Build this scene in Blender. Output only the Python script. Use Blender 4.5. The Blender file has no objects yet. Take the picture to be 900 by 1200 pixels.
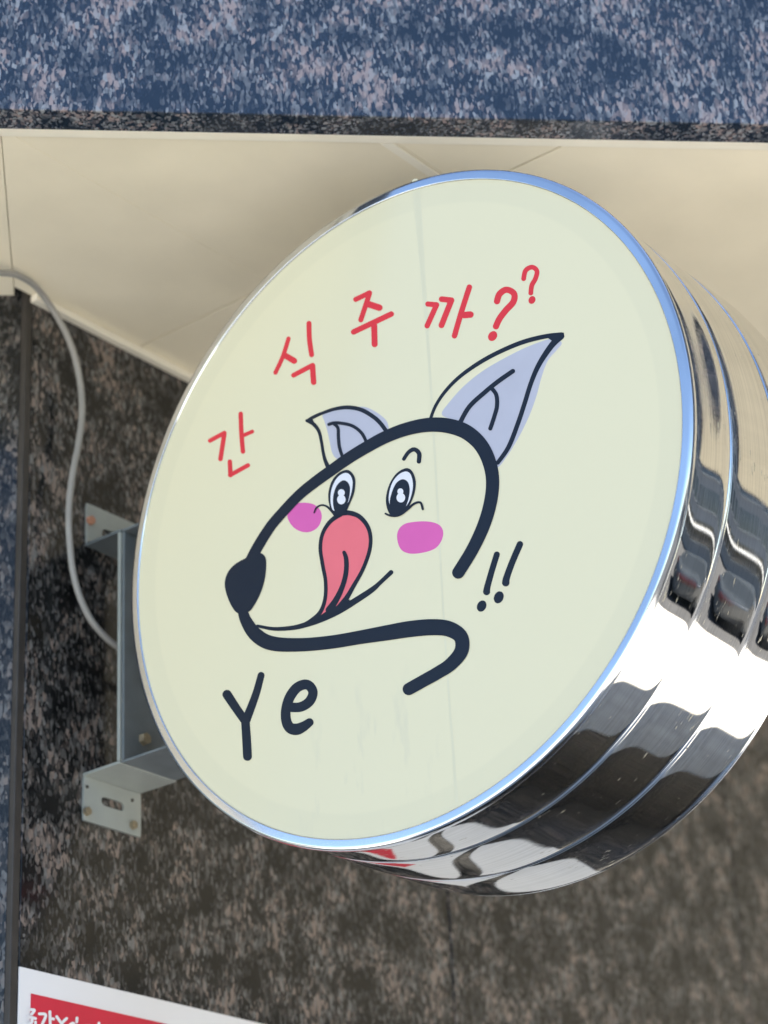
import bpy, bmesh, math, random
from mathutils import Vector, Matrix
random.seed(7)
S = bpy.context.scene
COL = S.collection

# ------------------------------------------------------------------ camera
F_PX, YAW, PITCH, ROLL = 2759.8, math.radians(37.674), math.radians(25.661), math.radians(-2.857)
W_PX, H_PX = 900, 1200
EYE = Vector((0, 0, 1.5))
fwd = Vector((math.cos(YAW)*math.cos(PITCH), math.sin(YAW)*math.cos(PITCH), math.sin(PITCH)))
r0 = Vector((math.sin(YAW), -math.cos(YAW), 0)); u0 = r0.cross(fwd)
RT = math.cos(ROLL)*r0 + math.sin(ROLL)*u0
UP = -math.sin(ROLL)*r0 + math.cos(ROLL)*u0
cam_d = bpy.data.cameras.new('camera'); cam = bpy.data.objects.new('camera', cam_d); COL.objects.link(cam)
m = Matrix((RT, UP, -fwd)).transposed().to_4x4(); m.translation = EYE
cam.matrix_world = m
cam_d.sensor_fit = 'HORIZONTAL'; cam_d.sensor_width = 36; cam_d.lens = F_PX/W_PX*36
cam_d.clip_start = 0.05; cam_d.clip_end = 500
cam_d.dof.use_dof = True; cam_d.dof.focus_distance = 1.93; cam_d.dof.aperture_fstop = 7.5
S.camera = cam
S.render.resolution_x, S.render.resolution_y = 768, 1024

# ------------------------------------------------------------------ light
SUN_AZ = Vector((1.0, 0.03)).normalized(); SUN_EL = math.radians(56)
world = bpy.data.worlds.new('World'); S.world = world; world.use_nodes = True
nt = world.node_tree; nt.nodes.clear()
sky = nt.nodes.new('ShaderNodeTexSky'); sky.sky_type = 'NISHITA'; sky.sun_disc = False
sky.sun_elevation = SUN_EL; sky.sun_rotation = math.atan2(SUN_AZ.x, SUN_AZ.y)
sky.air_density = 1.0; sky.dust_density = .6; sky.ozone_density = 1.3
bg = nt.nodes.new('ShaderNodeBackground'); bg.inputs['Strength'].default_value = 0.10
wo = nt.nodes.new('ShaderNodeOutputWorld')
nt.links.new(sky.outputs[0], bg.inputs[0]); nt.links.new(bg.outputs[0], wo.inputs[0])
sl = bpy.data.lights.new('sun', 'SUN'); sl.energy = 5.0; sl.angle = math.radians(0.5); sl.color = (1, .95, .87)
so = bpy.data.objects.new('sun', sl); COL.objects.link(so)
sd = Vector((SUN_AZ.x*math.cos(SUN_EL), SUN_AZ.y*math.cos(SUN_EL), math.sin(SUN_EL)))
so.rotation_euler = sd.to_track_quat('Z', 'Y').to_euler(); so.location = (0, 0, 20)
vs = S.view_settings
vs.view_transform = 'Standard'; vs.look = 'None'; vs.gamma = 1; vs.use_curve_mapping = False
vs.exposure = 1.92

# ------------------------------------------------------------------ helpers
def ray(px, py): return fwd + RT*((px-W_PX/2)/F_PX) - UP*((py-H_PX/2)/F_PX)
def onplane(px, py, ax, val):
    d = ray(px, py); return EYE + d*((val-EYE[ax])/d[ax])
def tag(o, label=None, cat=None, group=None, kind=None):
    if label: o['label'] = label
    if cat: o['category'] = cat
    if group: o['group'] = group
    if kind: o['kind'] = kind
    return o
def empty(name, loc):
    o = bpy.data.objects.new(name, None); COL.objects.link(o); o.location = loc; o.empty_display_size = .05
    return o
def link(name, me, mat, parent=None):
    """mesh given in world coordinates, re-based onto the parent's origin"""
    o = bpy.data.objects.new(name, me); COL.objects.link(o)
    if mat and not me.materials: me.materials.append(mat)
    if parent:
        off = Vector((0, 0, 0)); p = parent
        while p: off += p.location; p = p.parent
        o.parent = parent; o.location = -off
    return o
def recentre(o):
    """move the object's origin to its geometry's middle (local translation only)"""
    me = o.data
    c = sum((v.co for v in me.vertices), Vector())/len(me.vertices)
    me.transform(Matrix.Translation(-c)); o.location = o.location + c
    return o
def mesh(verts, faces, name='m', smooth=False):
    me = bpy.data.meshes.new(name); me.from_pydata([tuple(v) for v in verts], [], faces); me.update()
    if smooth:
        for p in me.polygons: p.use_smooth = True
    return me
def bm_mesh(bm, name='m', smooth=False):
    bmesh.ops.recalc_face_normals(bm, faces=bm.faces)
    me = bpy.data.meshes.new(name); bm.to_mesh(me); bm.free()
    if smooth:
        for p in me.polygons: p.use_smooth = True
    return me
def prism(poly, off, bevel=0.0, seg=2):
    """closed prism: poly (list of Vector) swept by vector off"""
    bm = bmesh.new()
    a = [bm.verts.new(p) for p in poly]; b = [bm.verts.new(Vector(p)+off) for p in poly]
    bm.faces.new(a); bm.faces.new(b[::-1])
    n = len(poly)
    for i in range(n): bm.faces.new((a[i], b[i], b[(i+1) % n], a[(i+1) % n]))
    bmesh.ops.recalc_face_normals(bm, faces=bm.faces)
    if bevel: bmesh.ops.bevel(bm, geom=bm.edges[:], offset=bevel, segments=seg, affect='EDGES', profile=.5)
    return bm_mesh(bm)
def box(lo, hi, bevel=0.0):
    x0, y0, z0 = lo; x1, y1, z1 = hi
    return prism([Vector((x0, y0, z0)), Vector((x1, y0, z0)), Vector((x1, y1, z0)), Vector((x0, y1, z0))], Vector((0, 0, z1-z0)), bevel)
def lathe_x(c, prof, seg=256, closed=False, smooth=True):
    """revolve (dx, r) profile about the x axis through c"""
    vs_, fs = [], []; n = len(prof)
    for i in range(seg):
        a = 2*math.pi*i/seg
        for dx, r in prof: vs_.append((c.x+dx, c.y+r*math.cos(a), c.z+r*math.sin(a)))
    for i in range(seg):
        j = (i+1) % seg
        for k in range(n if closed else n-1):
            k2 = (k+1) % n
            fs.append((i*n+k, i*n+k2, j*n+k2, j*n+k))
    me = mesh(vs_, fs, smooth=smooth)
    bm = bmesh.new(); bm.from_mesh(me); bmesh.ops.recalc_face_normals(bm, faces=bm.faces); bm.to_mesh(me); bm.free()
    return me
def catmull(pts, n=10):
    out = []
    P = [pts[0]] + list(pts) + [pts[-1]]
    for i in range(1, len(P)-2):
        p0, p1, p2, p3 = P[i-1], P[i], P[i+1], P[i+2]
        for k in range(n):
            t = k/n
            out.append(tuple(.5*((2*b)+(-a+c)*t+(2*a-5*b+4*c-d)*t*t+(-a+3*b-3*c+d)*t**3) for a, b, c, d in zip(p0, p1, p2, p3)))
    out.append(tuple(pts[-1])); return out
def tube(pts, r, seg=14):
    vs_, fs = [], []; n = len(pts); pts = [Vector(p) for p in pts]; nrm = None
    for i, p in enumerate(pts):
        t = (pts[min(i+1, n-1)]-pts[max(i-1, 0)]).normalized()
        if nrm is None: nrm = t.orthogonal().normalized()
        nrm = (nrm-t*nrm.dot(t)).normalized(); b = t.cross(nrm)
        for k in range(seg):
            a = 2*math.pi*k/seg; vs_.append(p+(nrm*math.cos(a)+b*math.sin(a))*r)
    for i in range(n-1):
        for k in range(seg):
            fs.append((i*seg+k, i*seg+(k+1) % seg, (i+1)*seg+(k+1) % seg, (i+1)*seg+k))
    fs.append(tuple(range(seg))[::-1]); fs.append(tuple((n-1)*seg+k for k in range(seg)))
    return mesh(vs_, fs, smooth=True)

# ------------------------------------------------------------------ materials
def mat(name):
    mt = bpy.data.materials.new(name); mt.use_nodes = True
    nt = mt.node_tree; b = nt.nodes['Principled BSDF']
    return mt, nt, b
def N(nt, t, **kw):
    n = nt.nodes.new(t)
    for k, v in kw.items():
        if k in n.inputs: n.inputs[k].default_value = v
        else: setattr(n, k, v)
    return n
def ramp(nt, stops, interp='LINEAR'):
    r = nt.nodes.new('ShaderNodeValToRGB'); r.color_ramp.interpolation = interp
    e = r.color_ramp.elements
    while len(e) < len(stops): e.new(.5)
    for el, (p, c) in zip(e, stops): el.position = p; el.color = (*c, 1) if len(c) == 3 else c
    return r
def math_n(nt, op, a, b=None):
    n = nt.nodes.new('ShaderNodeMath'); n.operation = op
    for i, v in enumerate((a, b)):
        if v is None: continue
        if isinstance(v, (int, float)): n.inputs[i].default_value = v
        else: nt.links.new(v, n.inputs[i])
    return n.outputs[0]
def granite(name, rot, dark, mid, light, warm, rough=.12, ior=1.58, gs=285):
    mt, nt, b = mat(name); L = nt.links.new
    geo = N(nt, 'ShaderNodeNewGeometry'); oi = N(nt, 'ShaderNodeObjectInfo')
    ad = N(nt, 'ShaderNodeVectorMath', operation='MULTIPLY_ADD')
    cmb = N(nt, 'ShaderNodeCombineXYZ')
    for i in range(3): L(oi.outputs['Random'], cmb.inputs[i])
    L(cmb.outputs[0], ad.inputs[0]); ad.inputs[1].default_value = (7, 5, 9); L(geo.outputs['Position'], ad.inputs[2])
    mp = N(nt, 'ShaderNodeMapping'); mp.inputs['Rotation'].default_value = rot; mp.inputs['Scale'].default_value = (1, 1, .45)
    L(ad.outputs[0], mp.inputs[0])
    nz = N(nt, 'ShaderNodeTexNoise'); nz.inputs['Scale'].default_value = 120; nz.inputs['Detail'].default_value = 3
    L(mp.outputs[0], nz.inputs[0])
    sb = N(nt, 'ShaderNodeVectorMath', operation='MULTIPLY_ADD'); L(nz.outputs['Color'], sb.inputs[0]); sb.inputs[1].default_value = (.0045, .0045, .0045); L(mp.outputs[0], sb.inputs[2])
    big = N(nt, 'ShaderNodeTexNoise'); big.inputs['Scale'].default_value = 24; big.inputs['Detail'].default_value = 4; L(ad.outputs[0], big.inputs[0])
    fine = N(nt, 'ShaderNodeTexNoise'); fine.inputs['Scale'].default_value = 420; fine.inputs['Detail'].default_value = 3; L(mp.outputs[0], fine.inputs[0])
    def cells(scale, vec):
        v = N(nt, 'ShaderNodeTexVoronoi'); v.inputs['Scale'].default_value = scale; L(vec, v.inputs[0])
        sp = N(nt, 'ShaderNodeSeparateColor'); L(v.outputs['Color'], sp.inputs[0]); return sp
    mp2 = N(nt, 'ShaderNodeMapping'); mp2.inputs['Rotation'].default_value = tuple(-a*1.6 for a in rot); mp2.inputs['Scale'].default_value = (1, .5, 1); L(sb.outputs[0], mp2.inputs[0])
    s1 = cells(gs, sb.outputs[0]); s2 = cells(gs*1.65, mp2.outputs[0])
    cl = math_n(nt, 'MULTIPLY', math_n(nt, 'SUBTRACT', big.outputs[0], .5), 1.55)
    v1 = math_n(nt, 'ADD', s1.outputs[0], cl); v2 = math_n(nt, 'ADD', s2.outputs[0], math_n(nt, 'MULTIPLY', cl, .6))
    g1 = ramp(nt, [(.60, (0, 0, 0)), (.80, (.30, .30, .30)), (.93, (.55, .55, .55)), (1.05, (1, 1, 1))]); L(v1, g1.inputs[0])
    g2 = ramp(nt, [(.66, (0, 0, 0)), (.82, (.30, .30, .30)), (1.0, (.85, .85, .85))]); L(v2, g2.inputs[0])
    fl_ = math_n(nt, 'MAXIMUM', g1.outputs[0], g2.outputs[0])
    fl_ = math_n(nt, 'MULTIPLY', fl_, math_n(nt, 'ADD', .45, math_n(nt, 'MULTIPLY', fine.outputs[0], 1.1)))
    bs = ramp(nt, [(.42, dark), (.60, mid)]); L(math_n(nt, 'ADD', math_n(nt, 'MULTIPLY', fine.outputs[0], .5), math_n(nt, 'MULTIPLY', big.outputs[0], .5)), bs.inputs[0])
    pk = math_n(nt, 'ADD', math_n(nt, 'MULTIPLY', s1.outputs[1], .35), big.outputs[0])
    pkr = ramp(nt, [(.66, (0, 0, 0)), (.84, (1, 1, 1))]); L(pk, pkr.inputs[0])
    lw = N(nt, 'ShaderNodeMix', data_type='RGBA'); L(pkr.outputs[0], lw.inputs['Factor']); lw.inputs[6].default_value = (*light, 1); lw.inputs[7].default_value = (*warm, 1)
    wm = N(nt, 'ShaderNodeMix', data_type='RGBA'); L(fl_, wm.inputs['Factor']); L(bs.outputs[0], wm.inputs[6]); L(lw.outputs[2], wm.inputs[7])
    L(wm.outputs[2], b.inputs['Base Color'])
    b.inputs['Roughness'].default_value = rough; b.inputs['IOR'].default_value = ior
    rr = math_n(nt, 'ADD', math_n(nt, 'MULTIPLY', s2.outputs[1], .10), rough-.03); L(rr, b.inputs['Roughness'])
    return mt
G_WALL = granite('granite_brown', (0.5, 0.3, 0.4), (.004, .0045, .005), (.021, .0215, .0225), (.158, .158, .156), (.215, .172, .150), ior=1.42)
G_CORNER = granite('granite_corner', (0.5, 0.3, 0.4), (.005, .006, .007), (.022, .023, .024), (.12, .12, .12), (.16, .135, .12), ior=1.42)
G_FASC = granite('granite_sky_tint', (0.9, 0.2, 0.7), (.005, .014, .030), (.018, .031, .055), (.27, .285, .31), (.30, .24, .235), rough=.10, ior=1.7, gs=310)  # same stone as the wall, reflected sky blue put into its base colours

def plain(name, col, rough=.5, metal=0.0, ior=1.5, vary=.06, scale=30, bump=0.0, bscale=300):
    mt, nt, b = mat(name); L = nt.links.new
    tc = N(nt, 'ShaderNodeNewGeometry')
    nz = N(nt, 'ShaderNodeTexNoise'); nz.inputs['Scale'].default_value = scale; nz.inputs['Detail'].default_value = 5
    L(tc.outputs['Position'], nz.inputs[0])
    r = ramp(nt, [(.3, tuple(c*(1-vary) for c in col)), (.7, tuple(min(1, c*(1+vary)) for c in col))]); L(nz.outputs[0], r.inputs[0])
    L(r.outputs[0], b.inputs['Base Color'])
    b.inputs['Roughness'].default_value = rough; b.inputs['Metallic'].default_value = metal; b.inputs['IOR'].default_value = ior
    if bump:
        n2 = N(nt, 'ShaderNodeTexNoise'); n2.inputs['Scale'].default_value = bscale; n2.inputs['Detail'].default_value = 3; L(tc.outputs['Position'], n2.inputs[0])
        bp = N(nt, 'ShaderNodeBump'); bp.inputs['Strength'].default_value = bump; bp.inputs['Distance'].default_value = .001
        L(n2.outputs[0], bp.inputs['Height']); L(bp.outputs[0], b.inputs['Normal'])
    return mt
M_SOFFIT = plain('soffit_paint', (.85, .785, .62), .45, vary=.06, scale=9, bump=.1, bscale=60)
M_TRIM = plain('soffit_trim_paint', (.86, .82, .70), .4, vary=.04, scale=20)
M_GAP = plain('joint_dark', (.05, .047, .042), .8)
M_TAN = plain('soffit_backing_board', (.40, .36, .29), .8)
M_SEAL = plain('sealant_brown', (.035, .031, .028), .5, vary=.25, scale=60)
M_BRACKET = plain('bracket_paint', (.31, .34, .325), .42, vary=.06, scale=40, bump=.15, bscale=500)
M_BRACKET2 = plain('bracket_dark_grey', (.13, .155, .17), .40, vary=.1, scale=60)
M_BOLT = plain('bolt_brass', (.34, .29, .20), .45, metal=.6, vary=.3, scale=200)
M_RUST = plain('bolt_rust', (.45, .22, .14), .6, vary=.3, scale=300)
M_CABLE = plain('cable_grey', (.29, .285, .27), .5, vary=.08, scale=40)
M_INK = plain('ink_navy', (.009, .015, .028), .35, ior=1.3, vary=.05)
M_RED = plain('ink_red', (.62, .038, .052), .35, ior=1.3, vary=.04)
M_LAV = plain('ink_lavender', (.415, .43, .515), .35, ior=1.3, vary=.03)
M_PINK = plain('ink_pink', (.60, .115, .38), .35, ior=1.3, vary=.03)
M_TONGUE = plain('ink_tongue', (.70, .155, .19), .35, ior=1.3, vary=.03)
M_EYEW = plain('ink_eye_white', (.66, .68, .74), .35, ior=1.3, vary=.02)
M_PAPER = plain('paper_white', (.80, .80, .82), .45, vary=.03, scale=8)
M_POSTER_RED = plain('poster_red', (.62, .022, .050), .4, vary=.04)

# face of the sign: glossy pale yellow film over acrylic, faint frame shade at the border, scuffs near the bottom
C = Vector((1.41025, 1.08429, 2.36726)); R_OUT = .300
mt, nt, b = mat('sign_face_film'); M_FACE = mt; L = nt.links.new
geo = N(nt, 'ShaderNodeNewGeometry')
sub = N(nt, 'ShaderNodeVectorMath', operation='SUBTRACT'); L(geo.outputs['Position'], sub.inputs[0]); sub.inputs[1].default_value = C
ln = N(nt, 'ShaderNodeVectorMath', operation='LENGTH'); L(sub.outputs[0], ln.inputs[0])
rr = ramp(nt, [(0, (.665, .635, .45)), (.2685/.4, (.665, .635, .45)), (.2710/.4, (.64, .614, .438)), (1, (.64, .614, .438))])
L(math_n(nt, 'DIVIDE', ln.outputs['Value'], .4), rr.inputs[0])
mp = N(nt, 'ShaderNodeMapping'); mp.inputs['Rotation'].default_value = (.55, 0, 0); mp.inputs['Scale'].default_value = (1, 9, 2.2); L(sub.outputs[0], mp.inputs[0])
nz = N(nt, 'ShaderNodeTexNoise'); nz.inputs['Scale'].default_value = 7; nz.inputs['Detail'].default_value = 6; L(mp.outputs[0], nz.inputs[0])
sm = ramp(nt, [(.56, (0, 0, 0)), (.75, (1, 1, 1))]); L(nz.outputs[0], sm.inputs[0])
# scuff zone: below the lettering
dz = N(nt, 'ShaderNodeVectorMath', operation='DISTANCE'); L(sub.outputs[0], dz.inputs[0]); dz.inputs[1].default_value = (0, .035, -.235)
zr = ramp(nt, [(0, (1, 1, 1)), (.10/.4, (.0, .0, .0)), (1, (0, 0, 0))]); L(math_n(nt, 'DIVIDE', dz.outputs['Value'], .4), zr.inputs[0])
fac = math_n(nt, 'MULTIPLY', math_n(nt, 'MULTIPLY', sm.outputs[0], zr.outputs[0]), .65)
mx = N(nt, 'ShaderNodeMix', data_type='RGBA'); L(fac, mx.inputs['Factor']); L(rr.outputs[0], mx.inputs[6]); mx.inputs[7].default_value = (.42, .43, .38, 1)
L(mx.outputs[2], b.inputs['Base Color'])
b.inputs['Roughness'].default_value = .16; b.inputs['IOR'].default_value = 1.42
n2 = N(nt, 'ShaderNodeTexNoise'); n2.inputs['Scale'].default_value = 9; n2.inputs['Detail'].default_value = 3; L(sub.outputs[0], n2.inputs[0])
bp = N(nt, 'ShaderNodeBump'); bp.inputs['Strength'].default_value = .12; bp.inputs['Distance'].default_value = .004; L(n2.outputs[0], bp.inputs['Height']); L(bp.outputs[0], b.inputs['Normal'])

def steel(name, rough, wave, brush, col=(.66, .655, .64), dirt=.715):
    mt, nt, b = mat(name); L = nt.links.new
    geo = N(nt, 'ShaderNodeNewGeometry')
    sub = N(nt, 'ShaderNodeVectorMath', operation='SUBTRACT'); L(geo.outputs['Position'], sub.inputs[0]); sub.inputs[1].default_value = C
    mp = N(nt, 'ShaderNodeMapping'); mp.inputs['Scale'].default_value = (1500, 9, 9); L(sub.outputs[0], mp.inputs[0])
    nz = N(nt, 'ShaderNodeTexNoise'); nz.inputs['Scale'].default_value = 1; nz.inputs['Detail'].default_value = 3; L(mp.outputs[0], nz.inputs[0])
    n2 = N(nt, 'ShaderNodeTexNoise'); n2.inputs['Scale'].default_value = 11; n2.inputs['Detail'].default_value = 1; L(sub.outputs[0], n2.inputs[0])
    # sparse dirt flecks drawn out round the drum
    mp3 = N(nt, 'ShaderNodeMapping'); mp3.inputs['Scale'].default_value = (420, 70, 70); L(sub.outputs[0], mp3.inputs[0])
    n3 = N(nt, 'ShaderNodeTexNoise'); n3.inputs['Scale'].default_value = 1; n3.inputs['Detail'].default_value = 3; L(mp3.outputs[0], n3.inputs[0])
    n4 = N(nt, 'ShaderNodeTexNoise'); n4.inputs['Scale'].default_value = 14; n4.inputs['Detail'].default_value = 2; L(sub.outputs[0], n4.inputs[0])
    mp4 = N(nt, 'ShaderNodeMapping'); mp4.inputs['Scale'].default_value = (650, 6, 6); L(sub.outputs[0], mp4.inputs[0])
    n5 = N(nt, 'ShaderNodeTexNoise'); n5.inputs['Scale'].default_value = 1; n5.inputs['Detail'].default_value = 4; L(mp4.outputs[0], n5.inputs[0])
    b1 = N(nt, 'ShaderNodeBump'); b1.inputs['Strength'].default_value = wave; b1.inputs['Distance'].default_value = .01; L(n2.outputs[0], b1.inputs['Height'])
    b2 = N(nt, 'ShaderNodeBump'); b2.inputs['Strength'].default_value = brush; b2.inputs['Distance'].default_value = .0004; L(nz.outputs[0], b2.inputs['Height']); L(b1.outputs[0], b2.inputs['Normal'])
    L(b2.outputs[0], b.inputs['Normal'])
    fl = ramp(nt, [(dirt, (0, 0, 0)), (min(1, dirt+.065), (1, 1, 1))]); L(math_n(nt, 'ADD', math_n(nt, 'MULTIPLY', n3.outputs[0], .75), math_n(nt, 'MULTIPLY', n4.outputs[0], .35)), fl.inputs[0])
    mx = N(nt, 'ShaderNodeMix', data_type='RGBA'); L(fl.outputs[0], mx.inputs['Factor']); sk = ramp(nt, [(.30, tuple(c*.78 for c in col)), (.62, col)]); L(n5.outputs[0], sk.inputs[0]); L(sk.outputs[0], mx.inputs[6]); mx.inputs[7].default_value = (.36, .33, .22, 1)
    L(mx.outputs[2], b.inputs['Base Color'])
    L(math_n(nt, 'SUBTRACT', 1.0, fl.outputs[0]), b.inputs['Metallic'])
    rgh = math_n(nt, 'ADD', math_n(nt, 'MULTIPLY', nz.outputs[0], .03), rough-.015); L(math_n(nt, 'ADD', rgh, math_n(nt, 'MULTIPLY', fl.outputs[0], .4)), b.inputs['Roughness'])
    return mt
M_STEEL = steel('steel_drum', .022, .03, .035, dirt=.700)
M_RIM = steel('steel_rim', .10, .0, .04, (.70, .72, .75), dirt=.93)

# ------------------------------------------------------------------ setting: pavement, road, what the steel mirrors
def sheet(name, pts, z, mt):
    me = mesh([(x, y, z) for x, y in pts], [tuple(range(len(pts)))])
    return tag(link(name, me, mt), kind='structure')
M_ROAD = plain('asphalt', (.055, .055, .056), .8, vary=.2, scale=3)
M_PAVE = plain('pavement_stone', (.55, .52, .46), .75, vary=.22, scale=4)
sheet('ground', [(-150, -150), (150, -150), (150, 150), (-150, 150)], -.13, M_ROAD)
me = box((-60, -2.9, -.13), (60, 12, 0.0), .01); tag(link('pavement', me, M_PAVE), kind='structure')
me = box((1.2, .42, 0.0005), (14, 1.6, .03), .004); tag(link('granite_paving', me, G_WALL), kind='structure')

YW = 1.514; ZS = 2.736                      # wall plane, soffit height
FA = onplane(0, 147, 2, ZS); FB = onplane(900, 164, 2, ZS)
E_ = (FB-FA); E_.z = 0; E_.normalize()      # along the fascia, to the right
NF = Vector((E_.y, -E_.x, 0))               # fascia normal, outward
if NF.dot(fwd) > 0: NF = -NF
K = Vector((1.396, YW, 0))                  # outer corner of the wall
def fpt(s, off=0.0, z=0.0):
    p = FA + E_*s + NF*off; return Vector((p.x, p.y, z))

# granite wall behind the sign (panels 64 cm wide)
wall = tag(empty('granite_wall', (2.4, YW, 0)), 'dark brown speckled granite wall behind the round sign', 'wall')
link('wall_core', box((K.x+.02, YW+.022, -.05), (12.0, YW+.30, ZS+.03)), M_GAP, wall)
x = K.x+.005
zj = [0.02, .80, 1.60, ZS+.05]
PW = .6410
for i in range(16):
    for z0, z1 in ((0.0, 1.30), (1.302, ZS+.06)):
        o = link('granite_panel', box((x+.0012, YW, z0), (x+PW-.0012, YW+.02, z1), .0012), G_WALL, wall); recentre(o)
    x += PW
link('corner_sealant', box((K.x-.0045, YW-.0012, 0), (K.x+.0045, YW+.021, ZS+.04), .001), M_SEAL, wall)

# chamfered corner wall turning away to the left
cw = tag(empty('corner_wall', (K.x, YW, 0)), 'blue grey granite corner wall left of the grey cable', 'wall')
Kc = K + (-E_)*.007
for i in range(3):
    a = Kc + (-E_)*(.64*i); bq = Kc + (-E_)*(.64*(i+1)-.003)
    poly = [a, bq, bq-NF*.02, a-NF*.02]
    for z0, z1 in ((0, 1.30), (1.302, ZS+.06)):
        o = link('granite_panel', prism([Vector((q.x, q.y, z0)) for q in poly], Vector((0, 0, z1-z0)), .001), G_CORNER, cw); recentre(o)
a = Kc-NF*.022; bq = Kc-E_*1.9-NF*.022
link('wall_core', prism([Vector((q.x, q.y, -.05)) for q in (a, bq, bq-NF*.2, a-NF*.1+E_*.0)], Vector((0, 0, ZS+.07))), M_GAP, cw)

# upper storey granite fascia: chamfered corner, then parallel to the wall
YF = -.36                                   # outer line of the straight part
SQ = (YF-FA.y)/E_.y; Q = fpt(SQ)
fas = tag(empty('granite_fascia', (fpt(.35).x, fpt(.35).y, ZS)), 'polished sky-tinted granite fascia above the cream soffit', 'fascia')
for i in range(-4, 2):
    s0 = -.13+.9*(i+1); s1 = min(s0+.8988, SQ)
    for zz in range(2):
        z0 = ZS-.004 + .8*zz
        poly = [fpt(s0+.0012, .0), fpt(s1, .0), fpt(s1, .030), fpt(s0+.0012, .030)]
        o = link('granite_panel', prism([Vector((q.x, q.y, z0)) for q in poly], Vector((0, 0, .7975)), .0012), G_FASC, fas); recentre(o)
for i in range(10):
    for zz in range(2):
        z0 = ZS-.004 + .8*zz; xa = Q.x+.012+.9*i
        o = link('granite_panel', box((xa+.0012, YF-.03, z0), (xa+.8988, YF, z0+.7975), .0012), G_FASC, fas); recentre(o)
a, b2_ = fpt(-4.0, -.003), fpt(SQ, -.003)
poly = [a, b2_, Vector((12, YF+.003, 0)), Vector((12, 1.9, 0)), Vector((2.2, 1.9, 0)), fpt(-4.0, -1.0)]
link('fascia_core', prism([Vector((q.x, q.y, ZS+.03)) for q in poly], Vector((0, 0, 1.55))), M_GAP, fas)

# soffit: panels with real gaps, edge trim, cover strip
sof = tag(empty('soffit', (1.6, 1.3, ZS)), 'cream painted soffit panels above the round sign', 'soffit')
def clip(poly, a, n):
    """keep the side where (p-a).n >= 0 (2-D)"""
    out = []
    for i in range(len(poly)):
        p, q = poly[i], poly[(i+1) % len(poly)]
        dp, dq = (p-a).dot(n), (q-a).dot(n)
        if dp >= 0: out.append(p)
        if (dp >= 0) != (dq >= 0): out.append(p+(q-p)*(dp/(dp-dq)))
    return out
V2 = lambda x, y: Vector((x, y))
e2 = V2(E_.x, E_.y); n2_ = V2(NF.x, NF.y); f2 = V2(FA.x, FA.y); k2 = V2(K.x, K.y)
TR = .013
inner = f2 - n2_*(TR+.0015)
def cell(x0, x1, y0, y1):
    pl = [V2(x0, y0), V2(x1, y0), V2(x1, y1), V2(x0, y1)]
    pl = clip(pl, inner, -n2_)
    if len(pl) > 2: pl = clip(pl, V2(0, YF+TR+.0015), V2(0, 1))
    if len(pl) > 2: pl = clip(pl, V2(0, YW-.0015), V2(0, -1))
    return pl
xs = [.2, 1.546, 2.46, 3.37, 4.3, 5.2, 6.1, 7.0, 7.9, 8.8, 9.7]; ys = [-.40, .25, 1.0745, 1.322, 1.52]
MS = -.0144
mit_n = e2                                        # mitre through the wall corner, square to the fascia
gx_, gy_ = .0011, .0002
for i in range(len(xs)-1):
    for j in range(len(ys)-1):
        pl = cell(xs[i]+gx_, xs[i+1]-gx_, ys[j]+gy_, ys[j+1]-gy_)
        if len(pl) > 2 and i == 0: pl = clip(pl, k2+e2*(MS+.0004), e2)
        if len(pl) < 3: continue
        if i == 0 and ys[j] < 0: continue
        o = link('soffit_panel', prism([Vector((q.x, q.y, ZS)) for q in pl], Vector((0, 0, .01)), .0003, 1), M_SOFFIT, sof); recentre(o)
tq = (k2-inner).dot(e2)
pl = [k2+e2*(MS-.0004)-n2_*.02, k2-e2*2.6-n2_*.02, inner+e2*(tq-2.6), inner+e2*(tq+MS-.0004)]
o = link('soffit_panel', prism([Vector((q.x, q.y, ZS)) for q in pl], Vector((0, 0, .01)), .0003, 1), M_SOFFIT, sof)
link('soffit_backing', prism([Vector((q.x, q.y, ZS+.0103)) for q in (f2-e2*2.6, V2(Q.x, Q.y), V2(9.7, YF), V2(9.7, 1.53), V2(1.4, 1.53), k2-e2*2.6)], Vector((0, 0, .01))), M_TAN, sof)
poly = [fpt(-2.6, -.0006), fpt(SQ, -.0006), fpt(SQ, -TR), fpt(-2.6, -TR)]
link('edge_trim', prism([Vector((q.x, q.y, ZS-.0030)) for q in poly], Vector((0, 0, .013)), .0012), M_TRIM, sof)
link('edge_trim', box((Q.x+.006, YF+.0006, ZS-.0030), (9.7, YF+TR, ZS+.010), .0012), M_TRIM, sof)
link('wall_trim', box((K.x+.001, YW-.010, ZS-.008), (9.7, YW-.0004, ZS-.0004), .001), M_TRIM, sof)
pl = cell(1.42, 1.5449, 1.0765, 1.0855)
link('joint_cover', prism([Vector((q.x, q.y, ZS-.0022)) for q in pl], Vector((0, 0, .0018)), .0004, 1), M_TRIM, sof)

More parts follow.
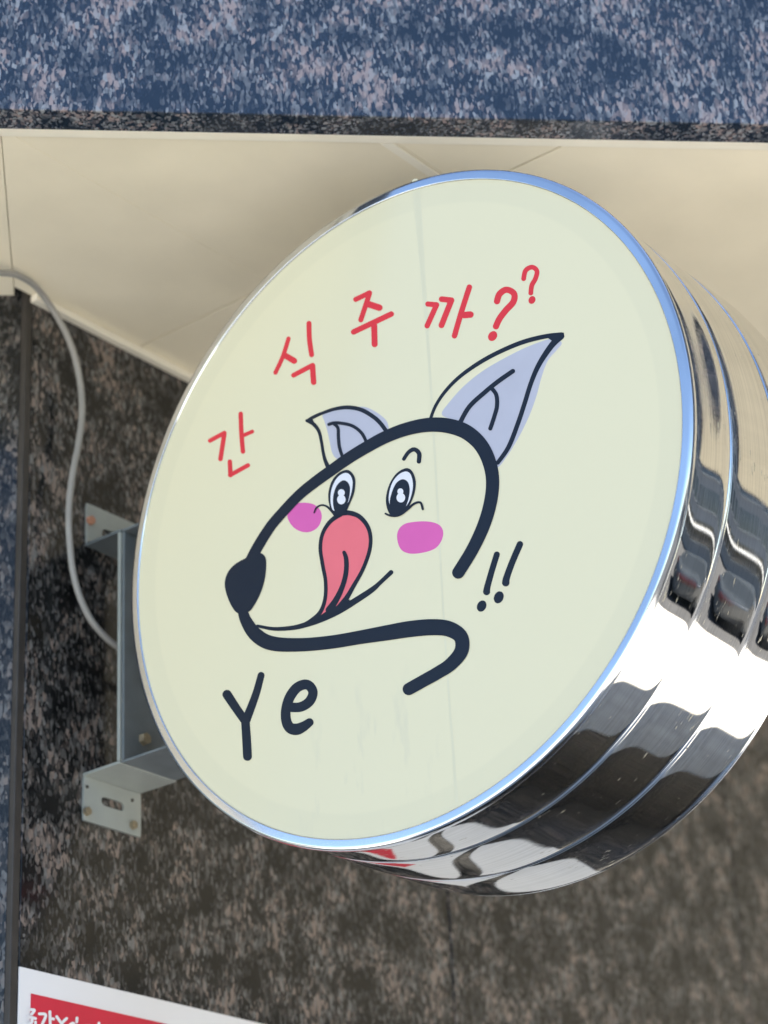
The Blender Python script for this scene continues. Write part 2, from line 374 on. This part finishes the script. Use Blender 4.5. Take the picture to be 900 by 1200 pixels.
# ------------------------------------------------------------------ the round sign
sign = tag(empty('round_sign', C), 'round pale yellow double-deep steel projecting sign with licking dog drawing', 'sign')
sign['label'] = 'round pale yellow sign with a licking dog drawing in a mirror steel drum'
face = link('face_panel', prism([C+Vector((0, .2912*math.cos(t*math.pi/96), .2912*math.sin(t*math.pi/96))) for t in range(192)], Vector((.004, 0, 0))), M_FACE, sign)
rim = link('rim', lathe_x(C, [(.0055, .2905), (-.0009, .2905), (-.0013, .2909), (-.0014, .2913), (-.00141, .2916), (-.00141, .2966), (-.0014, .2970), (-.0010, .2986), (-.0002, .2996), (.0010, .3), (.0050, .3), (.0062, .2995), (.0066, .2985), (.0066, .2905)], closed=True), M_RIM, sign)
def band(x0, x1, r, bulge):
    n = 44; pr = []
    for i in range(n+1):
        u = math.sin((i/n-.5)*math.pi); t = (u+1)/2        # denser towards the edges
        pr.append((x0+(x1-x0)*t, r+bulge*(1-abs(u)**6)))
    return [(x0, r-.006)]+pr+[(x1, r-.006)]
def dent(me, items):
    """slight dents of the thin sheet: (dx, angle, height, size along, size round)"""
    for v in me.vertices:
        dx, dy, dz = v.co.x-C.x, v.co.y-C.y, v.co.z-C.z
        rr_ = math.hypot(dy, dz); a = math.degrees(math.atan2(-dy, -dz)) % 360
        if rr_ < .2955: continue
        k = 0
        for x, an, h, sx, sa in items:
            k += h*math.exp(-((dx-x)/sx)**2-(((a-an+180) % 360-180)/sa)**2)
        v.co.y += dy/rr_*k; v.co.z += dz/rr_*k
G1, G2, DEP = .0625, .1370, .2085
for x0, x1 in ((.0068, G1-.0024), (G1+.0024, G2-.0024), (G2+.0024, DEP-.005)):
    me = lathe_x(C, band(x0, x1, .2962, .0010), seg=360)
    ds = [(random.uniform(x0, x1), random.uniform(0, 360), random.uniform(-.00030, .00030), random.uniform(.02, .04), random.uniform(7, 16)) for _ in range(22)]
    if x0 < .02: ds.append((.050, 98, .0013, .0125, 11))
    dent(me, ds)
    link('drum_band', me, M_STEEL, sign)
for gx in (G1, G2):
    link('bead', lathe_x(C, [(gx-.0026, .2925), (gx-.0019, .2952), (gx-.0008, .2966), (gx, .2970), (gx+.0008, .2966), (gx+.0019, .2952), (gx+.0026, .2925)]), M_RIM, sign)
link('rear_rim', lathe_x(C, [(DEP-.0048, .290), (DEP-.0048, .2950), (DEP-.004, .2958), (DEP-.001, .2958), (DEP, .2950), (DEP, .286)]), M_RIM, sign)
link('back_panel', prism([C+Vector((DEP-.003, .291*math.cos(t*math.pi/48), .291*math.sin(t*math.pi/48))) for t in range(96)], Vector((.002, 0, 0))), M_EYEW, sign)

# --- the printed drawing, traced on the face plane ------------------------------------------
def fp(px, py, h):  return onplane(px, py, 0, C.x-h*.3)
def Z(ox, oy, s): return lambda pts: [((p[0]/s)+ox, (p[1]/s)+oy, *[w/s for w in p[2:]]) for p in pts]
ZA = Z(220, 290, 900/230); ZB = Z(400, 290, 900/270); ZC = Z(330, 460, 900/140); ZD = Z(430, 380, 3.75)
ZE = Z(250, 580, 900/220); ZF = Z(440, 600, 4.5); ZG = Z(240, 770, 5.625)
class Print:
    def __init__(s, plane=None): s.v, s.f = [], []; s.plane = plane or fp
    def stroke(s, pts, w=None, h=.0004, caps=True, n=10, rise=.00012, straight=False):
        """ribbon through (x, y[, width]) picture points with round ends"""
        P = [(p[0], p[1], p[2] if len(p) > 2 else w) for p in pts]
        if straight:
            C_ = []
            for i in range(len(P)-1):
                for k in range(8): C_.append(tuple(a+(b_-a)*k/8 for a, b_ in zip(P[i], P[i+1])))
            C_.append(P[-1])
        else: C_ = catmull(P, n)
        T = []
        for i in range(len(C_)):
            a, b_ = C_[max(i-1, 0)], C_[min(i+1, len(C_)-1)]
            d = math.hypot(b_[0]-a[0], b_[1]-a[1]) or 1; T.append(((b_[0]-a[0])/d, (b_[1]-a[1])/d))
        st = []
        if caps:
            x, y, ww = C_[0]; tx, ty = T[0]
            for k in range(8, 0, -1):
                q = math.sin(k/8*math.pi/2)*.998; st.append((x-tx*ww/2*q, y-ty*ww/2*q, ww*math.sqrt(1-q*q), tx, ty))
        st += [(c[0], c[1], c[2], t[0], t[1]) for c, t in zip(C_, T)]
        if caps:
            x, y, ww = C_[-1]; tx, ty = T[-1]
            for k in range(1, 9):
                q = math.sin(k/8*math.pi/2)*.998; st.append((x+tx*ww/2*q, y+ty*ww/2*q, ww*math.sqrt(1-q*q), tx, ty))
        b0 = len(s.v); m_ = len(st)
        for i, (x, y, ww, tx, ty) in enumerate(st):
            hh = h + rise*i/m_
            s.v += [s.plane(x-ty*ww/2, y+tx*ww/2, hh), s.plane(x+ty*ww/2, y-tx*ww/2, hh)]
        for i in range(m_-1):
            s.f.append((b0+2*i, b0+2*i+1, b0+2*i+3, b0+2*i+2))
        return s
    def fill(s, pts, h=.0002, smooth=True, n=6):
        from mathutils.geometry import tessellate_polygon
        if smooth:
            P = [pts[-1]]+list(pts)+[pts[0], pts[1]]; out = []
            for i in range(1, len(P)-2):
                p0, p1, p2, p3 = P[i-1], P[i], P[i+1], P[i+2]
                for k in range(n):
                    t = k/n
                    out.append(tuple(.5*((2*b)+(-a+c)*t+(2*a-5*b+4*c-d)*t*t+(-a+3*b-3*c+d)*t**3) for a, b, c, d in zip(p0, p1, p2, p3)))
            pts = out
        b0 = len(s.v)
        tri = tessellate_polygon([[Vector((p[0], p[1], 0)) for p in pts]])
        s.v += [s.plane(p[0], p[1], h) for p in pts]
        s.f += [tuple(b0+i for i in t) for t in tri]
        return s
    def disc(s, x, y, rx, ry=None, rot=0, h=.0005):
        ry = ry or rx; c_, s_ = math.cos(rot), math.sin(rot)
        return s.fill([(x+rx*math.cos(a)*c_-ry*math.sin(a)*s_, y+rx*math.cos(a)*s_+ry*math.sin(a)*c_) for a in [k*math.pi/16 for k in range(32)]], h, smooth=False)
    def build(s, name, mt, label=None, parent=None):
        me = mesh(s.v, s.f)
        bm = bmesh.new(); bm.from_mesh(me)
        ref = Vector((-1, 0, 0)) if s.plane is fp else Vector((0, -1, 0))
        for f in bm.faces:
            if f.normal.dot(ref) < 0: f.normal_flip()
        bm.to_mesh(me); bm.free()
        o = link(name, me, mt, parent or face)
        if label: o['label'] = label
        return o
LW = 5.9
# red Korean lettering
p = Print()
p.stroke(ZA([(102, 886), (168, 850)]), LW*.85).stroke(ZA([(168, 853), (150, 970)]), LW*.9, .0006)
p.stroke(ZA([(243, 763), (246, 850), (253, 936)]), LW*.9).stroke(ZA([(255, 862), (296, 844)]), LW*.75, .0006)
p.stroke(ZA([(193, 982), (196, 1044)]), LW*.9).stroke(ZA([(194, 1044), (276, 999)]), LW*.85, .0006)
p.build('letter', M_RED, 'red hand lettered Korean syllable at the lower left of the arc')
p = Print()
p.stroke(ZA([(462, 418), (436, 500), (402, 574)]), LW*.85).stroke(ZA([(446, 495), (488, 520)]), LW*1.2, .0006)
p.stroke(ZA([(556, 348), (558, 420), (568, 492)]), LW).stroke(ZA([(485, 586), (572, 540)]), LW*.95).stroke(ZA([(572, 542), (577, 618)]), LW*1.1, .0006)
p.build('letter', M_RED, 'red hand lettered Korean syllable second along the arc')
p = Print()
p.stroke(ZB([(56, 203), (110, 177)]), LW).stroke(ZB([(110, 180), (76, 283)]), LW, .0006).stroke(ZB([(108, 222), (148, 235)]), LW*1.3, .0007)
p.stroke(ZB([(48, 330), (195, 260)]), LW*1.1).stroke(ZB([(128, 305), (130, 378)]), LW*1.2, .0006)
p.build('letter', M_RED, 'red hand lettered Korean syllable third along the arc')
p = Print()
p.stroke(ZB([(338, 221), (372, 224)]), LW*1.05).stroke(ZB([(372, 224), (335, 306)]), LW*1.05, .0006)
p.stroke(ZB([(392, 202), (430, 206)]), LW*1.15).stroke(ZB([(430, 206), (391, 304)]), LW*1.15, .0006)
p.stroke(ZB([(500, 155), (468, 255), (442, 345)]), LW*1.1).stroke(ZB([(480, 264), (504, 262)]), LW*1.3, .0006)
p.build('letter', M_RED, 'red hand lettered Korean syllable fourth along the arc')
p = Print().stroke(ZB([(608, 210), (618, 182), (645, 165), (674, 180), (672, 212), (642, 246), (618, 278), (604, 308)]), LW*1.25).disc(577.3, 393.8, 5.0, 6.2, .6)
p.build('question_mark', M_RED, 'large red question mark')
p = Print().stroke(ZB([(712, 122), (720, 90), (745, 77), (764, 92), (758, 122), (744, 148), (740, 178)]), LW*.95).disc(623.4, 351.5, 3.9, 4.8, .5)
p.build('question_mark', M_RED, 'small raised red question mark')
# ears
Print().fill(ZC([(312, 168), (400, 130), (500, 112), (620, 108), (700, 140), (775, 195), (803, 245), (790, 300), (640, 380), (450, 490), (408, 492), (380, 450), (362, 370), (345, 290), (322, 215)]), .0001).build('ear_fill', M_LAV)
p = Print()
p.stroke(ZC([(187, 212, 16), (240, 185, 26), (300, 158, 24), (400, 124, 26), (500, 112, 30), (600, 130, 32), (690, 182, 32), (745, 232, 32), (795, 300, 32)]))
p.stroke(ZC([(190, 212, 24), (238, 236, 30), (280, 290, 26), (300, 370, 24), (313, 450, 24), (328, 510, 28), (352, 565, 36)]), h=.0006)
p.fill(ZC([(180, 205), (225, 187), (245, 222), (215, 232)]), .0008, smooth=False)
p.stroke(ZC([(356, 240), (390, 230), (440, 230), (530, 250), (600, 302), (640, 375)]), 25/6.43, .0009).stroke(ZC([(395, 236), (424, 268), (428, 340), (435, 410), (460, 490)]), 25/6.43, .0011)
p.build('ear_outline', M_INK, 'navy outline of the small ear beside the third syllable')
Print().fill(ZD([(330, 398), (360, 345), (430, 268), (520, 198), (640, 130), (740, 85), (822, 62), (856, 82), (835, 112), (795, 160), (768, 230), (745, 315), (712, 405), (665, 500), (615, 580), (572, 628), (545, 570), (510, 500), (450, 445), (400, 425)]), .0001).build('ear_fill', M_LAV)
p = Print()
p.stroke(ZD([(276, 425, 14), (300, 362, 14), (340, 300, 15), (400, 237, 16), (480, 178, 18), (570, 127, 19), (680, 80, 20), (780, 54, 20), (855, 45, 20)]))
p.stroke(ZD([(852, 52, 30), (810, 95, 26), (757, 175, 22), (722, 255, 20), (692, 350, 20), (662, 440, 20), (622, 540, 20), (575, 608, 18)]), h=.0006)
p.fill(ZD([(780, 50), (865, 36), (868, 55), (835, 85), (812, 72)]), .0008, smooth=False)
p.stroke(ZD([(405, 440), (450, 362), (520, 297), (575, 252), (641, 206)]), 20/3.75, .0009).stroke(ZD([(545, 278), (568, 310), (571, 360), (558, 410), (542, 458)]), 18/3.75, .0011)
p.build('ear_outline', M_INK, 'navy outline of the big pointed ear below the question marks')
# fascia lip's reflection, painted as a faint vertical strip on the face
M_LIP_REFL = plain('lip_reflection', (.60, .585, .43), .3, ior=1.42, vary=.02)
Print().stroke([(487, 214, 9), (491, 260, 8), (497, 340, 5), (504, 440, 3.2), (511, 560, 2.6), (518, 690, 2.4), (525, 800, 2.4), (531, 880, 3), (535, 938, 4)], h=.00008, rise=.00002).build('lip_reflection', M_LIP_REFL)
# cheeks
Print().fill(ZE([(356, 90), (385, 48), (430, 37), (480, 45), (510, 70), (520, 105), (505, 150), (470, 175), (430, 178), (390, 160), (362, 125)]), .0001).build('cheek_spot', M_PINK)
Print().fill(ZD([(133, 945), (138, 905), (165, 878), (210, 868), (270, 867), (315, 880), (335, 910), (328, 950), (300, 985), (250, 1003), (190, 1008), (150, 990)]), .0001).build('cheek_spot', M_PINK)
# head line, jaw line, nose
p = Print()
p.stroke([(294, 656, 12.5), (303, 639, 12.5), (317, 617, 12), (331, 600.5, 12), (350, 580.5, 12.2), (369, 565, 12.8), (388.5, 551, 13.2), (409, 536.5, 13.6), (431, 523.2, 14), (452, 512, 14.6), (475, 503.2, 15.3), (500, 498, 16.4), (523, 498.6, 17.4), (544, 505, 17.6), (560, 517.5, 17), (570, 533, 16.4), (576, 552, 15.8), (577, 572, 15.4), (573, 596, 15.2), (565, 620, 15), (553, 645, 14.6), (537, 671, 14.4)], h=.0013)
p.build('head_outline', M_INK, 'thick navy line of the head')
p = Print()
p.stroke([ (283.5, 712, 11), (288, 727, 13.5), (300, 744, 16.5), (319, 754, 17), (352, 755.6, 15.8), (388, 752.5, 15.6), (421, 747, 16), (455, 741.3, 18), (480, 737.2, 19), (506, 735, 19), (526, 737, 18.4), (540, 746.5, 17), (540.5, 763, 16.4), (528, 778.5, 15.4), (512, 789, 14.8), (496, 798, 14.6), (479, 807.5, 14.4)], h=.0013)
p.build('jaw_outline', M_INK, 'thick navy line of the chin and neck')
Print().fill(ZE([(160, 300), (212, 278), (242, 288), (253, 322), (247, 400), (226, 470), (196, 528), (168, 560), (115, 566), (78, 515), (55, 440), (64, 382), (100, 335)]), .0016).build('nose', M_INK)
# tongue and mouth
Print().fill(ZE([(640, 90), (695, 105), (738, 155), (750, 210), (740, 280), (708, 365), (660, 450), (600, 540), (516, 582), (537, 510), (543, 420), (530, 340), (517, 260), (520, 200), (552, 142), (600, 104)]), .0003).build('tongue', M_TONGUE)
p = Print()
p.stroke(ZE([(212, 628, 14), (290, 642, 18), (380, 637, 22), (450, 620, 26), (520, 594, 30), (600, 556, 32), (680, 508, 30), (760, 455, 26), (800, 420, 20), (852, 371, 22)]), h=.0006)
p.stroke(ZE([(610, 92, 24), (560, 128, 20), (524, 185, 18), (513, 255, 18), (524, 335, 18), (538, 415, 18), (536, 495, 18), (514, 560, 20), (470, 604, 24), (425, 626, 16)]), h=.0008)
p.stroke(ZE([(605, 90, 24), (650, 86, 24), (700, 104, 22), (740, 152, 20), (754, 212, 18), (745, 280, 18), (714, 362, 18), (670, 440, 20), (640, 492, 24), (600, 545, 30)]), h=.0010)
p.stroke(ZE([(627, 276, 18), (637, 310, 22), (636, 370, 23), (620, 435, 24), (590, 500, 28), (555, 552, 34)]), h=.0012)
p.fill(ZE([(440, 622), (486, 596), (518, 574), (560, 545), (600, 528), (640, 506), (655, 500), (640, 535), (540, 588)]), .0014, smooth=False)
p.build('mouth_line', M_INK, 'navy smiling mouth and tongue outline')
# eyes
def eye(zf, outer, white, pupil, hl, lashes):
    p = Print().fill(zf(outer), .0017)
    for pts, w in lashes: p.stroke(zf(pts), w, .0019)
    p.build('eye_outline', M_INK)
    Print().fill(zf(white), .0021).build('eye_white', M_EYEW)
    Print().fill(zf(pupil), .0022).build('pupil', M_INK)
    q = Print(); hh = .0023
    for x, y, rx, ry in hl:
        a = zf([(x, y, rx, ry)])[0]; q.disc(a[0], a[1], a[2], a[3], h=hh); hh += .00008
    q.build('eye_highlight', M_EYEW)
eye(ZC, [(490, 582), (526, 600), (551, 640), (554, 700), (542, 770), (515, 835), (492, 885), (470, 915), (400, 915), (366, 870), (351, 790), (359, 720), (385, 655), (432, 604)],
    [(482, 605), (516, 622), (533, 660), (533, 715), (520, 775), (500, 830), (470, 870), (420, 890), (388, 886), (372, 845), (368, 790), (376, 730), (400, 670), (437, 625)],
    [(472, 661), (500, 678), (515, 715), (513, 770), (500, 825), (482, 880), (440, 905), (402, 895), (389, 850), (388, 790), (400, 735), (420, 695), (445, 670)],
    [(450, 755, 26, 27), (450, 806, 32, 36)], [([(245, 905, 10), (262, 868, 13), (302, 848, 13), (348, 864, 16), (405, 925, 22)], None)])
eye(ZD, [(175, 632), (200, 648), (214, 690), (209, 740), (190, 790), (165, 828), (130, 845), (100, 834), (84, 790), (87, 740), (105, 690), (136, 650)],
    [(172, 647), (192, 660), (202, 700), (198, 740), (182, 785), (155, 812), (115, 815), (97, 780), (99, 735), (115, 690), (143, 658)],
    [(160, 681), (180, 694), (188, 725), (183, 765), (168, 805), (142, 828), (108, 825), (100, 782), (109, 740), (124, 705), (140, 688)],
    [(147, 735, 13, 14), (149, 762, 19, 21)], [([(81, 832, 8), (105, 841, 10), (140, 838, 12), (175, 815, 11), (208, 788, 10), (235, 784, 10), (245, 812, 10)], None)])
Print().stroke(ZD([(162, 592, 16), (183, 562, 17), (208, 550, 19), (229, 568, 20), (228, 603, 19)]), h=.0008).build('eyebrow', M_INK)
# exclamation marks and the two Latin letters
Print().stroke(ZF([(640, 224, 32), (612, 315, 32), (590, 395, 34), (586, 420, 38)])).disc(*[v for v in ZF([(560, 496)])[0]], 24/4.5, 31/4.5, .45).build('exclamation_mark', M_INK)
Print().stroke(ZF([(762, 170, 34), (720, 268, 34), (692, 345, 36), (687, 373, 40)])).disc(*[v for v in ZF([(650, 450)])[0]], 25/4.5, 33/4.5, .4).build('exclamation_mark', M_INK)
p = Print().stroke(ZG([(371, 121, 46), (335, 250, 50), (275, 410, 58)])).stroke(ZG([(147, 247, 62), (205, 335, 58), (268, 425, 56)]), h=.0006)
p.stroke(ZG([(266, 410, 56), (275, 540, 58), (281, 655, 58)]), h=.0008)
p.build('letter', M_INK, 'navy capital Y')
p = Print().stroke(ZG([(545, 330, 62), (630, 329, 64), (690, 292, 64), (713, 235, 62), (692, 192, 64), (655, 181, 66), (604, 205, 66), (560, 265, 66), (535, 345, 64), (537, 420, 66), (562, 466, 72), (605, 476, 76), (650, 458, 66), (690, 430, 54)]), rise=.0004)
p.build('letter', M_INK, 'navy small e')

# ------------------------------------------------------------------ bracket between wall and drum
br = tag(empty('wall_bracket', (1.515, YW, 2.26)), 'grey painted steel bracket bolted to the granite beside the sign', 'bracket')
X0, X1, YP = 1.477, 1.553, 1.466
ZL, ZU = 2.2500, 2.4850
def slotted_plate(z0, z1, y0, y1, sx, sz, sw, sh):
    """flange with a slotted hole: ring of quads between outline and slot, extruded"""
    bm = bmesh.new(); n = 48; outer = []; inner_ = []
    cx, cz = (X0+X1)/2, (z0+z1)/2
    for k in range(n):
        a = 2*math.pi*k/n; c_, s_ = math.cos(a), math.sin(a)
        hw, hh = (X1-X0)/2, (z1-z0)/2
        t = min(hw/abs(c_) if abs(c_) > 1e-6 else 9, hh/abs(s_) if abs(s_) > 1e-6 else 9)
        outer.append((cx+c_*t, cz+s_*t))
        r = sh/2; dx = math.copysign(sw/2-r, c_) if abs(c_) > .15 else (sw/2-r)*c_/.15
        inner_.append((sx+dx+r*c_, sz+r*s_))
    V = []
    for y in (y0, y1):
        V.append([bm.verts.new((p[0], y, p[1])) for p in outer]); V.append([bm.verts.new((p[0], y, p[1])) for p in inner_])
    for k in range(n):
        j = (k+1) % n
        bm.faces.new((V[0][k], V[0][j], V[1][j], V[1][k])); bm.faces.new((V[2][k], V[2][j], V[3][j], V[3][k]))
        bm.faces.new((V[0][k], V[0][j], V[2][j], V[2][k])); bm.faces.new((V[1][k], V[1][j], V[3][j], V[3][k]))
    return bm_mesh(bm)
T = .003
fl = link('flange', slotted_plate(ZL-.0465, ZL-T-.0003, YW-T, YW-.0005, 1.515, ZL-.022, .030, .009), M_BRACKET, br)
fu = link('flange', slotted_plate(ZU+T+.0003, ZU+.0465, YW-T, YW-.0005, 1.515, ZU+.020, .034, .014), M_BRACKET, br)
link('arm', box((X0, YP-.0015, ZL-T), (X1, YW-.0005, ZL), .0008), M_BRACKET, br)
link('arm', box((X0, YP-.0015, ZU), (X1, YW-.0005, ZU+T), .0008), M_BRACKET2, br)  # upper arm takes the darker bracket grey
link('web', box((X0, YP-.0015, ZL+.0003), (X1, YP+.0025, ZU-.0003), .0008), M_BRACKET, br)
# inner channel welded to the drum
for z in (ZL-.0022, ZU+.0002):
    link('drum_arm', box((X0+.002, 1.345, z), (X1-.002, YP-.0018, z+.0024), .0006), M_BRACKET2, br)
link('drum_channel', box((X0+.002, YP-.0050, ZL+.0006), (X1-.002, YP-.0019, ZU-.0006), .0006), M_BRACKET2, br)
def bolt(px, y, pz, r, mt, parent, name='bolt'):
    bm = bmesh.new()
    a = bmesh.ops.create_cone(bm, cap_ends=True, segments=6, radius1=r, radius2=r*.92, depth=r*.9)
    bmesh.ops.rotate(bm, verts=bm.verts, matrix=Matrix.Rotation(math.pi/2, 3, 'X')); bmesh.ops.translate(bm, verts=bm.verts, vec=(px, y-r*.35, pz))
    return link(name, bm_mesh(bm), mt, parent)
for q, mt_ in (((102, 951), M_BOLT), ((156, 967), M_BOLT)):
    w = onplane(*q, 1, YW-.004); bolt(w.x, YW-.003, w.z, .0046, mt_, br)
w = onplane(106, 610, 1, YW-.004); bolt(w.x, YW-.003, w.z, .0050, M_RUST, br)
for q in ((102, 922), (155, 938), (104, 636)):
    w = onplane(*q, 1, YW-.0032); bolt(w.x, YW-.0026, w.z, .0018, M_GAP, br, 'screw')
w = onplane(170, 866, 1, YP-.008); bolt(w.x, YP-.006, w.z, .0062, M_BOLT, br)

# ------------------------------------------------------------------ cable
cpx = [(-60, 330), (-20, 320), (5, 320), (22, 323), (41, 335), (58, 357), (72, 380), (83, 404), (91, 432), (95.5, 462), (95.8, 490), (92, 520), (86, 550), (82, 580), (80.5, 610), (82, 640), (86, 672), (95, 703), (109, 730), (132, 754), (160, 770), (200, 790)]
pts = []
for i, q in enumerate(cpx):
    y = 1.492 if i < 17 else 1.492-.012*(i-16)/5
    if i < 4: y = 1.478
    if i in (4, 5): y = 1.478+.007*(i-3)
    w = onplane(*q, 1, y); pts.append((w.x, w.y, min(w.z, ZS-.006)))
tag(link('power_cable', tube(catmull(pts, 8), .0033), M_CABLE), 'grey power cable hanging from the soffit to the sign', 'cable')

# ------------------------------------------------------------------ poster on the wall
P0 = onplane(21, 1133, 1, YW); 
ps = tag(empty('notice_poster', (P0.x+.2, YW, P0.z-.6)), 'white poster with red panel on the granite below the bracket', 'poster')
link('sheet', box((P0.x, YW-.0022, P0.z-.62), (P0.x+.62, YW-.0004, P0.z), .0004), M_PAPER, ps)
R0 = onplane(34, 1165, 1, YW)
redp = link('red_panel', box((R0.x, YW-.0030, P0.z-.11), (P0.x+.50, YW-.0023, R0.z)), M_POSTER_RED, ps)
def wp(px, py, h): return onplane(px, py, 1, YW-.0030-h)
ZP = Z(20, 1130, 900/130)
LP = 3.4
gl = [[[(98, 368), (140, 372), (118, 405)], [(92, 425), (150, 440)], [(122, 440), (120, 470), (100, 480)], [(150, 470), (150, 560)]],
      [[(180, 402), (232, 412), (204, 486)], [(266, 385), (270, 520)], [(270, 440), (296, 444)]],
      [[(322, 425), (362, 484)], [(402, 440), (362, 484), (345, 560)]],
      [[(428, 492), (455, 478), (466, 505), (436, 520), (450, 545)], [(486, 436), (484, 468)]],
      [[(560, 500), (600, 508), (580, 560)], [(664, 478), (666, 580)]]]
for k, g_ in enumerate(gl):
    p = Print(wp)
    for i, st in enumerate(g_): p.stroke(ZP(st), LP, h=.0003+.0002*i, rise=.0001)
    p.build('letter', M_PAPER, parent=redp)

nn = tag(link('paper_notice', box((2.09, YW-.0016, 1.50), (2.56, YW-.0004, 1.99), .0003), M_PAPER), 'white paper notice on the granite mirrored under the drum', 'notice')

# ------------------------------------------------------------------ building mirrored in the drum
M_BW = plain('far_render', (.16, .165, .175), .7, vary=.15, scale=.7)
M_BG = plain('far_glass', (.02, .025, .03), .1)
M_BF = plain('far_frame', (.45, .45, .44), .5)
M_AWN = plain('awning_red', (.30, .30, .29), .6)
ob = tag(empty('opposite_building', (16, -14, 0)), 'dark building across the street mirrored in the steel drum', 'building')
link('wall', box((5, -20, -.1), (40, -14, 25)), M_BW, ob)
wm = box((-.7, -.05, -.9), (.7, .05, .9)); fm = box((-.78, -.06, -.98), (.78, .02, -.9))
for i in range(14):
    for z in (2.0, 5.0, 8.0, 11.0, 14.0, 17.0, 20.0, 23.0):
        xw = 6.6+i*2.4
        w = link('window', wm, M_BG, None); w.parent = ob; w.location = (xw-16, .03, z)
        s = link('sill', fm, M_BF, None); s.parent = w; s.location = (0, .12, 0)
link('awning', prism([Vector((6, -13.98, 2.5)), Vector((6, -12.9, 2.2)), Vector((6, -12.9, 2.1)), Vector((6, -13.98, 2.35))], Vector((32, 0, 0))), M_AWN, ob)

# parked car on the road, mirrored in the lower right of the drum
M_CAR = plain('car_paint', (.055, .065, .075), .2, vary=.02)
M_TYRE = plain('tyre_rubber', (.02, .02, .02), .8)
M_TAIL = plain('tail_lamp_red', (.10, .02, .02), .2)
car = tag(empty('parked_car', (10.2, -4.6, -.13)), 'dark parked car on the road mirrored in the steel drum', 'car')
side = [(-2.15, .28), (-2.12, .75), (-2.0, .92), (-1.45, .98), (-.75, 1.42), (.55, 1.45), (1.25, 1.02), (1.95, .86), (2.15, .62), (2.15, .28)]
def car_pt(x, y, z): return Vector((10.2+x, -4.6+y, -.13+z))
body = link('body', prism([car_pt(x, -.85, z) for x, z in side], Vector((0, 1.7, 0)), .06, 3), M_CAR, car)
for ys_ in (-.858, .852):
    for poly in ([(-1.25, 1.0), (-.7, 1.36), (-.1, 1.38), (-.1, 1.0)], [(-.02, 1.0), (-.02, 1.38), (.5, 1.38), (1.05, 1.02)]):
        link('window', prism([car_pt(x, ys_, z) for x, z in poly], Vector((0, .006, 0))), M_BG, body)
for x in (-1.3, 1.35):
    for y in (-.78, .78):
        bm = bmesh.new(); bmesh.ops.create_cone(bm, cap_ends=True, segments=24, radius1=.32, radius2=.32, depth=.2)
        bmesh.ops.rotate(bm, verts=bm.verts, matrix=Matrix.Rotation(math.pi/2, 3, 'X')); bmesh.ops.translate(bm, verts=bm.verts, vec=car_pt(x, y, .32))
        link('wheel', bm_mesh(bm), M_TYRE, car)
for y in (-.62, .62):
    link('tail_lamp', box(tuple(car_pt(-2.20, y-.2, .70)), tuple(car_pt(-2.05, y+.2, .86)), .02), M_TAIL, car)
